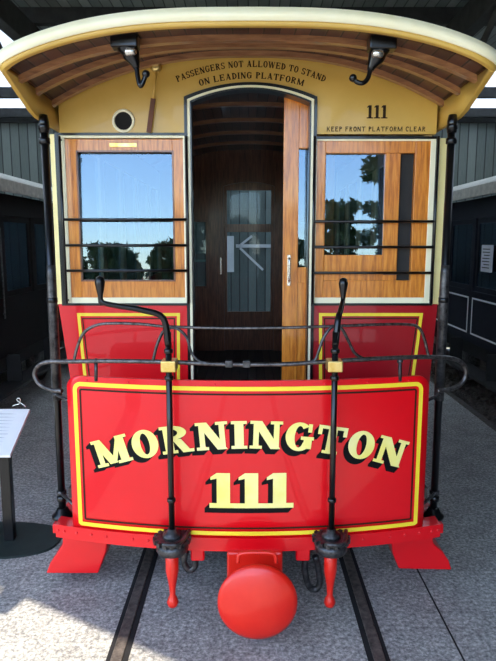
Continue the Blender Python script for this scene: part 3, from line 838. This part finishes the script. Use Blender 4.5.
# lettering
def dash_text(text, cx, base, cap, width, R, gap, style=SLAB):
    polys = [q for _, q in lay_text(text, cap, width, R, style, gap)]
    c = D(cx, base)
    sh = MB(); sx, sz = -0.028, -0.030
    for k in range(1, 8):
        for q in polys:
            f = k / 7; sh.face([sh.bm.verts.new(Vector((c.x + u + sx * f, dash_y(c.x + u + sx * f) - 0.0016 - 0.0001 * (7 - k), c.z + v + sz * f))) for u, v in q])
    sh.build('letter_shadow', 'letter_black', DS)
    text_mesh(polys, lambda u, v, h: Vector((c.x + u, dash_y(c.x + u) - h, c.z + v)), 0.0036).build('lettering', 'gold', DS)
dash_text('MORNINGTON', 250, 448.5, 0.158, 1.755, 2.5, 0.06)
dash_text('111', 251.5, 508, 0.205, 0.47, 0, 0.0, (0.40, 0.12, 0.14, 0.17))

# ---- end sill, with rivets
mb = MB(); rows = []
zb0, zb1 = zB - 0.075, zB + 0.004
us = [-1 + 2 * i / 40 for i in range(41)]
hwb = 1.135
mb.slab([[(hwb * u, dash_y(hwb * u) - 0.014, z) for u in us] for z in (zb0, zb1)], lambda p: Vector((0, 0.11, 0)), False)
EB = mb.build('end_sill', 'red', TR)
for s in (-1, 1):
    for u in (0.5, 0.58, 0.72, 0.8, 0.88, 0.95, 0.985):
        x = s * u * hwb; mb = MB(); mb.ball((x, dash_y(x) - 0.016, zb0 + 0.045), 0.009, 1, (1, 0.5, 1)); mb.build('rivet', 'red', EB)
    for u in (0.18, 0.42, 0.66, 0.9):
        x = s * u; mb = MB(); mb.ball((x, dash_y(x) - 0.001, zT - 0.022), 0.007, 1, (1, 0.5, 1)); mb.build('rivet', 'red', DS)

# ---- corner posts
def corner_post(s):
    x = 1.165 * s; Y = 3.56
    g = lambda py: at(248, py, Y).z
    zs_ = 0.43
    mb = MB(); xa_, xb_ = sorted((s * 1.06, s * 1.2)); mb.box(xa_, xb_, Y - 0.10, Y + 0.3, zs_ - 0.06, zs_, 0.006); mb.build('side_sill', 'red', TR)
    mb = MB()
    mb.tube([(x, Y, zs_), (x, Y, g(122))], 0.0225, 16); cp = mb.build('corner_post', 'black', TR)
    mb = MB(); mb.lathe([(0.029, g(400)), (0.029, g(300)), (0.026, g(272)), (0.0235, g(265))], (x, Y, 0), 'Z', 16); mb.build('sleeve', 'iron', cp)
    for py in (127, 141, 300, 498):
        mb = MB(); mb.lathe([(0.024, -0.018), (0.031, -0.014), (0.031, 0.014), (0.024, 0.018)], (x, Y, g(py)), 'Z', 16); mb.build('collar', 'black', cp)
    mb = MB(); mb.lathe([(0.026, 0), (0.03, 0.06), (0.022, 0.1)], (x, Y, g(133)), 'Z', 16); mb.build('post_cap', 'black', cp)
    mb = MB(); mb.lathe([(0.065, zs_), (0.065, zs_ + 0.018), (0.045, zs_ + 0.03), (0.034, zs_ + 0.06), (0.024, zs_ + 0.065)], (x, Y, 0), 'Z', 20); mb.build('foot', 'black', cp)
    for py in (394, 492):
        mb = MB(); z = g(py); mb.tube([(x, Y, z), (x - s * 0.02, Y - 0.05, z + 0.005), (s * 1.018, dash_y(1.02) + 0.02, z + 0.02)], 0.009, 8); mb.lathe([(0.024, -0.012), (0.03, -0.01), (0.03, 0.01), (0.024, 0.012)], (x, Y, z), 'Z', 14)
        mb.build('dash_clip', 'iron', cp)
corner_post(-1); corner_post(1)

# ---- grab rails round the platform
rr = 0.0125
mb = MB()
path = [D(62, 391), D(52, 390), D(40, 384.5), D(34.5, 375), D(38, 366), D(48, 362), D(75, 361.5), D(110, 361), D(169, 362), D(215, 364), D(250, 364.5), D(290, 364), D(335, 361), D(390, 358), D(430, 357),
        D(452, 358.5), D(463, 364), D(466, 374), D(461, 384), D(449, 389.5), D(437, 391)]
mb.tube(smooth_path(path, 6), rr, 10); GR = mb.build('grab_rail', 'rail_iron', TR)
for px in (229, 246.5):
    p = D(px, 364.3); mb = MB(); mb.box(p.x - 0.02, p.x + 0.02, p.y - 0.018, p.y + 0.02, p.z - 0.016, p.z + 0.022, 0.004); mb.build('rail_clamp', 'iron', GR)
for px in (96, 400):
    a = D(px, 361); b2 = D(px, 381); mb = MB(); mb.tube([a, b2], 0.010, 8); mb.ball(a, 0.018, 1); mb.build('rail_bracket', 'iron', GR)
mb = MB()
path = [D(74, 361), D(77, 348), D(83, 334), D(93, 326.5), D(108, 323.5), D(140, 324), D(166, 326.5), D(215, 328), D(250, 328.2), D(290, 327.5), D(336, 326), D(380, 324.5), D(408, 324.5), D(419, 328), D(424, 338), D(427, 350), D(429, 358)]
mb.tube(smooth_path(path, 6), 0.0085, 8); mb.build('upper_rail', 'rail_iron', TR)
for pts in ([(153, 361), (157, 345), (163, 332), (170, 328), (178, 329), (187, 338), (191, 352), (199, 361), (208, 363)],
            [(305, 363), (315, 360), (319, 350), (324, 337), (332, 327), (341, 328), (348, 340), (354, 352), (362, 358), (370, 359)]):
    mb = MB(); mb.tube(smooth_path([D(*p, off=-0.004) for p in pts], 5), 0.0085, 8); mb.build('rail_brace', 'iron', TR)

# ---- hand brake columns
def gear(mb, c, r, z0, z1, teeth=16):
    pts = []
    for k in range(teeth):
        for da, rad in ((0, r), (0.5, r), (0.5, r * 0.8), (1.0, r * 0.8)):
            a = 2 * PI * (k + da) / teeth; pts.append((c.x + rad * math.cos(a), c.y + rad * math.sin(a), z0))
    mb.poly(pts, (0, 0, z1 - z0))
def brake(px, crank, lever_px):
    Y = 3.11
    x = at(px, 430, Y).x
    g = lambda py: at(248, py, Y).z
    z_top = g(332)
    mb = MB(); mb.tube([(x, Y, g(548)), (x, Y, z_top)], 0.0165, 14)
    bc = mb.build('brake_column', 'black', TR)
    mb = MB(); cp_ = [Vector((x, Y, g(345)))] + [at(*c) for c in crank]
    path = smooth_path(cp_, 6); n = len(path)
    mb.tube(path, [0.0185 - 0.007 * k / n for k in range(n)], 10); mb.build('crank_arm', 'black', bc)
    tip = at(*crank[-1]); 
    mb = MB(); mb.lathe([(0.008, -0.06), (0.012, -0.045), (0.014, -0.01), (0.022, 0.03), (0.026, 0.055), (0.02, 0.078), (0.006, 0.086)], tip + Vector((0, 0, 0.03)), 'Z', 16)
    mb.build('crank_grip', 'black', bc)
    mb = MB(); z = g(366); mb.box(x - 0.04, x + 0.04, Y - 0.025, Y + 0.075, z - 0.03, z + 0.03, 0.006); mb.build('bearing_block', 'brass', bc)
    for py in (351, 378, 500):
        mb = MB(); mb.lathe([(0.02, -0.012), (0.024, -0.008), (0.024, 0.008), (0.02, 0.012)], (x, Y, g(py)), 'Z', 14); mb.build('collar', 'black', bc)
    mb = MB(); c = Vector((x, Y, 0)); z = g(538.5)
    gear(mb, c, 0.106, z - 0.012, z + 0.012)
    mb.lathe([(0.055, z + 0.008), (0.05, z + 0.03), (0.03, z + 0.04), (0.024, z + 0.06)], (x, Y, 0), 'Z', 18)
    mb.lathe([(0.08, z - 0.075), (0.09, z - 0.06), (0.09, z - 0.02), (0.06, z - 0.012)], (x, Y, 0), 'Z', 20)
    mb.box(x - 0.045, x + 0.045, Y, Y + 0.1, z - 0.07, z - 0.02, 0.01)
    mb.build('ratchet_wheel', 'iron', bc)
    mb = MB(); pw = []
    mb.tube(smooth_path([(x + 0.09, Y + 0.05, z + 0.02), (x + 0.05, Y - 0.10, z + 0.022), (x - 0.04, Y - 0.11, z + 0.022)], 5), 0.012, 8); mb.build('pawl', 'iron', bc)
    # red pendulum lever below
    xl_ = at(lever_px, 575, Y).x
    z0, z1 = g(606), g(553)
    mb = MB(); mb.lathe([(0.004, 0), (0.026, 0.010), (0.033, 0.032), (0.026, 0.055), (0.016, 0.075), (0.02, 0.13), (0.036, (z1 - z0) * 0.7), (0.036, z1 - z0), (0.018, z1 - z0 + 0.02)], (xl_, Y - 0.01, z0), 'Z', 18)
    mb.build('brake_lever', 'red_buffer', TR)
brake(170, [(163, 318, 3.10), (142, 310, 3.07), (118, 306, 3.04), (104, 303, 3.02), (100.5, 299, 3.02)], 172.5)
brake(333.5, [(338, 320, 3.13), (340.5, 311, 3.18), (342.5, 303, 3.24), (343, 299, 3.26)], 330)

# ---- centre buffer and coupling gear
cb = at(257.5, 603.5, 2.91)
mb = MB(); mb.lathe([(0.003, -0.038), (0.07, -0.034), (0.14, -0.022), (0.19, -0.006), (0.211, 0.006), (0.212, 0.02), (0.2, 0.028), (0.05, 0.04)], cb, 'Y', 56)
BF = mb.build('buffer_disc', 'red_buffer', TR)
mb = MB(); mb.tube([cb + Vector((0, 0.03, 0)), Vector((cb.x, 3.32, cb.z + 0.10))], 0.055, 18); mb.build('buffer_shank', 'red_buffer', BF)
mb = MB(); a = at(238, 563, 2.97); b2 = at(276, 563, 2.97); zt_ = at(257, 553, 2.97).z
mb.tube(smooth_path([a, (a.x + 0.004, a.y, zt_ - 0.015), (a.x + 0.03, a.y, zt_), (cb.x, a.y, zt_ + 0.003), (b2.x - 0.03, a.y, zt_), (b2.x - 0.004, a.y, zt_ - 0.015), b2], 5), 0.010, 8)
mb.build('lifting_loop', 'red_buffer', BF)
mb = MB(); a, b2 = at(227, 550, 3.16), at(282, 592, 3.16); mb.box(a.x, b2.x, 3.13, 3.5, b2.z, zb0 + 0.01, 0.012); mb.build('coupling_box', 'red_buffer', TR)
for px in (197.5, 303):
    mb = MB(); a, b2 = at(px - 7, 545, 3.18), at(px + 7, 561, 3.18); mb.box(a.x, b2.x, 3.175, 3.24, b2.z, zb0 + 0.01, 0.01); mb.build('sill_bracket', 'red', TR)
for pts in ([(186, 551), (184, 562), (189, 570), (195, 566), (195, 553)], [(305, 556), (305, 572), (309, 586), (316, 589), (320, 582), (318, 566), (315, 556)]):
    mb = MB(); mb.tube(smooth_path([at(*p, 3.3) for p in pts], 5), 0.02, 8); mb.build('coupling_link', 'iron', TR)

# ---- flared red step ends under the sill
def step_end(outl, px_split):
    pts = [at(px, py, 3.46) for px, py in outl]
    pts[0].z = pts[1].z = zb0 + 0.01
    mb = MB(); mb.poly(pts, (0, 0.42, 0)); o = mb.build('step_end', 'red_shaded' if False else 'red', TR)
    bv = o.modifiers.new('bevel', 'BEVEL'); bv.width = 0.008; bv.segments = 2; bv.limit_method = 'ANGLE'
    return o
step_end([(64, 535), (110, 536), (106, 552), (98, 573.5), (46, 573.5), (50, 563), (57, 553), (62, 545)], 85)
step_end([(388, 536), (430, 535), (434, 544), (443, 552), (449, 561), (452, 570), (399, 569), (393, 554)], 420)

# =================================================================== neighbouring trams
def side_tram(s, label, body, lining, y0, y1, xs):
    """a tram standing alongside; its side faces the red tram at x = s*xs"""
    t = thing('parked_tram', label, 'tram', (s * (xs + 1.0), (y0 + y1) / 2, 0))
    X = lambda d: s * (xs + d)                          # d = distance behind the side face
    def bxx(m_, d0, d1, ya, yb, z0, z1, bev=0.004):
        a, b2 = sorted((X(d0), X(d1))); m_.box(a, b2, ya, yb, z0, z1, bev)
    mb = MB(); bxx(mb, 0.0, 2.0, y0, y1, 0.72, 1.45); bxx(mb, 0.0, 0.05, y0, y1, 2.45, 2.72)
    bxx(mb, 1.95, 2.0, y0, y1, 1.45, 2.72); bxx(mb, 0.05, 1.95, y1 - 0.05, y1, 1.45, 2.72); bxx(mb, 0.05, 1.95, y0, y0 + 0.05, 1.45, 2.72)
    mb.build('body', body, t)
    n = 6; L = (y1 - y0) / n
    for k in range(n + 1):
        y = y0 + L * k; mb = MB(); bxx(mb, -0.005, 0.06, y - 0.07, y + 0.07, 1.44, 2.46); mb.build('pillar', body, t)
    for k in range(n):
        ya, yb = y0 + L * k + 0.07, y0 + L * (k + 1) - 0.07
        mb = MB(); bxx(mb, 0.02, 0.045, ya, yb, 1.45, 1.52); bxx(mb, 0.02, 0.045, ya, yb, 2.38, 2.45); bxx(mb, 0.02, 0.045, ya, ya + 0.06, 1.52, 2.38); bxx(mb, 0.02, 0.045, yb - 0.06, yb, 1.52, 2.38)
        f = mb.build('window_frame', body, t)
        mb = MB(); bxx(mb, 0.03, 0.034, ya + 0.05, yb - 0.05, 1.5, 2.4, 0); mb.build('pane', 'glass_in', f)
        if lining:
            mb = MB(); w = 0.022
            for (a, b2, c, d) in ((ya, ya + w, 0.84, 1.36), (yb - w, yb, 0.84, 1.36), (ya, yb, 0.84, 0.84 + w), (ya, yb, 1.36 - w, 1.36)): bxx(mb, -0.006, 0.0, a, b2, c, d, 0)
            mb.build('panel_lining', lining, t)
    mb = MB(); rows = []
    for j in range(13):
        u = -1 + 2 * j / 12; rows.append([(X(1.0 + u * 1.14), y, 2.80 + 0.30 * (1 - u * u)) for y in (y0 - 0.5, (y0 + y1) / 2, y1 + 0.5)])
    mb.slab(rows, lambda p: Vector((0, 0, 0.05))); rf = mb.build('roof', 'roof_pale', t)
    mb = MB(); bxx(mb, -0.17, -0.13, y0 - 0.5, y1 + 0.5, 2.72, 2.86); mb.build('roof_edge', 'roof_pale', t)
    mb = MB(); bxx(mb, -0.22, 0.06, y0 + 0.2, y1 - 0.2, 0.36, 0.40); 
    for k in range(5): bxx(mb, -0.16, 0.02, y0 + 0.4 + (y1 - y0 - 0.9) * k / 4, y0 + 0.44 + (y1 - y0 - 0.9) * k / 4, 0.40, 0.74)
    mb.build('footboard', 'rubber', t)
    mb = MB(); bxx(mb, 0.1, 1.9, y0 + 0.1, y1 - 0.1, 0.5, 0.72); mb.build('underframe', 'rubber', t)
    for y in (y0 + 1.4, y1 - 1.4):
        for d in (0.28, 1.72):
            mb = MB(); mb.lathe([(0.05, -0.06), (0.36, -0.06), (0.36, 0.06), (0.05, 0.06)], (X(d), y, 0.36), 'X', 28); mb.build('wheel', 'iron', t)
    mb = MB(); bxx(mb, -0.03, -0.012, y0 + L * 2.9, y0 + L * 2.9 + 0.02, 1.2, 2.3)
    for z in (1.25, 2.25): bxx(mb, -0.03, 0.0, y0 + L * 2.9, y0 + L * 2.9 + 0.02, z, z + 0.02)
    mb.build('handrail', 'iron', t)
    return t
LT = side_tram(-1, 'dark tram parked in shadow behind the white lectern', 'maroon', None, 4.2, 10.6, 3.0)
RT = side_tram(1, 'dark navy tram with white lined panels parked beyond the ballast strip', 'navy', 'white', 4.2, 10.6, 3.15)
mb = MB(); mb.box(3.115, 3.143, 7.75, 8.07, at(489, 272, 7.9).z, at(489, 245, 7.9).z, 0.001)
nb = mb.build('notice_sheet', 'paper', RT); nb['label'] = 'white printed notice sheet in a window'
mb = MB()
for k in range(7):
    z = at(489, 249 + k * 3.1, 7.9).z; mb.box(3.1135, 3.115, 7.79, 8.03 - 0.05 * (k % 3 == 2), z - 0.008, z + 0.004)
mb.build('printed_lines', 'beam', nb)

# =================================================================== lectern sign at the left
LG = on_ground(10.5, 541)
LC = thing('lectern_sign', 'low lectern sign with white sloping board on a black post and dark base plate', 'sign', (LG.x - 0.25, LG.y, 0))
mb = MB(); cx_, cy_ = LG.x - 0.32, LG.y + 0.0; pts = []
for k in range(40):
    a = 2 * PI * k / 40; c, s_ = math.cos(a), math.sin(a)
    pts.append((cx_ + 0.68 * math.copysign(abs(c) ** 0.7, c), cy_ + 0.27 * math.copysign(abs(s_) ** 0.7, s_), 0.0))
mb.poly(pts, (0, 0, 0.018)); mb.build('base_plate', 'base_green', LC)
p_f = at(10, 455, 3.92); p_b = at(30, 409, 4.36)
sl = (p_b.z - p_f.z) / (p_b.y - p_f.y)
def board_z(y): return p_f.z + (y - p_f.y) * sl
for x in (LG.x, LG.x - 0.56):
    mb = MB(); mb.box(x - 0.036, x + 0.036, LG.y - 0.03, LG.y + 0.03, 0.015, board_z(LG.y) - 0.02, 0.006); mb.build('post', 'black', LC)
xR = p_f.x; xL = xR - 0.66
mb = MB(); mb.poly([(xL, p_f.y, p_f.z), (xR, p_f.y, p_f.z), (xR - 0.012, p_b.y, p_b.z), (xL, p_b.y, p_b.z)], (0, 0.006, -0.02)); bd = mb.build('board', 'white', LC)
mb = MB(); rnd = random.Random(5)
for k in range(11):
    y = p_b.y - 0.05 - k * 0.033; z = board_z(y) + 0.0012
    mb.poly([(xL + 0.04, y, z), (xR - 0.08 - 0.1 * rnd.random(), y, z), (xR - 0.09, y - 0.004, z - 0.004 * sl), (xL + 0.04, y - 0.004, z - 0.004 * sl)], (0, 0, -0.0006))
mb.build('printed_lines', paint('faint_grey_print', (176, 178, 180)), bd)
mb = MB(); c = at(19, 404, 4.33)
mb.tube(smooth_path([c + Vector((-0.05, 0, -0.015)), c + Vector((-0.02, 0, -0.005)), c, c + Vector((0.012, 0, 0.03)), c + Vector((0.0, 0, 0.045)), c + Vector((-0.014, 0, 0.028)), c + Vector((0.03, 0, -0.004)), c + Vector((0.05, 0, -0.022))], 5), 0.004, 6)
mb.build('wire_clip', 'chrome', LC)

# =================================================================== trees across the yard, mirrored in the tram's windows
def tree(x, y, h, w, seed):
    r = random.Random(seed)
    t = thing('tree', 'leafy tree outside the shed, seen only mirrored in the tram windows', 'tree', (x, y, -0.04), 'trees mirrored in the windows')
    mb = MB(); mb.tube(smooth_path([(x, y, -0.04), (x + 0.1, y, h * 0.3), (x - 0.05, y + 0.1, h * 0.6), (x, y, h * 0.85)], 4), [0.16 - 0.12 * k / 12 for k in range(13)], 8); mb.build('trunk', 'bark', t)
    mb = MB(); cl = []
    while len(cl) < 60:
        u, v = r.uniform(-1, 1), r.uniform(-1, 1)
        if u * u + v * v < 1: cl.append((u * w * 0.42, v * w * 0.42, h * (0.08 + 0.84 * r.random() ** 0.8), 0.13 + 0.04 * r.random()))
    for _ in range(5200):
        c = r.choice(cl); d = Vector((r.gauss(0, 1), r.gauss(0, 1), r.gauss(0, 0.8))).normalized() * (c[3] * w * r.random() ** 0.4)
        p = Vector((x + c[0], y + c[1], min(h, c[2]))) + d
        if p.z > h: p.z = h - 0.3 * r.random()
        if p.z < 0.2: continue
        a = Vector((r.gauss(0, 1), r.gauss(0, 1), r.gauss(0, 1))).normalized(); b2 = a.orthogonal().normalized(); q = 0.07 + 0.08 * r.random()
        mb.face([mb.bm.verts.new(p + a * q * 1.6), mb.bm.verts.new(p + b2 * q * 0.6), mb.bm.verts.new(p - a * q * 1.6), mb.bm.verts.new(p - b2 * q * 0.6)])
    mb.build('crown', 'leaf', t, recalc=False)
for i, (x, y, h, w) in enumerate([(-12.6, -24, 3.4, 2.7), (-9.6, -23.4, 3.2, 2.7), (-6.7, -22.6, 3.8, 2.7), (-3.8, -22, 4.2, 2.7), (-0.9, -23, 3.6, 2.6), (1.7, -21, 3.9, 2.5),
                                  (3.8, -18.0, 5.6, 2.0), (6.15, -18.6, 8.2, 2.2), (9.1, -19.6, 8.6, 2.9), (13.1, -21, 9.4, 3.0)]):
    tree(x, y, h, w, 40 + i)
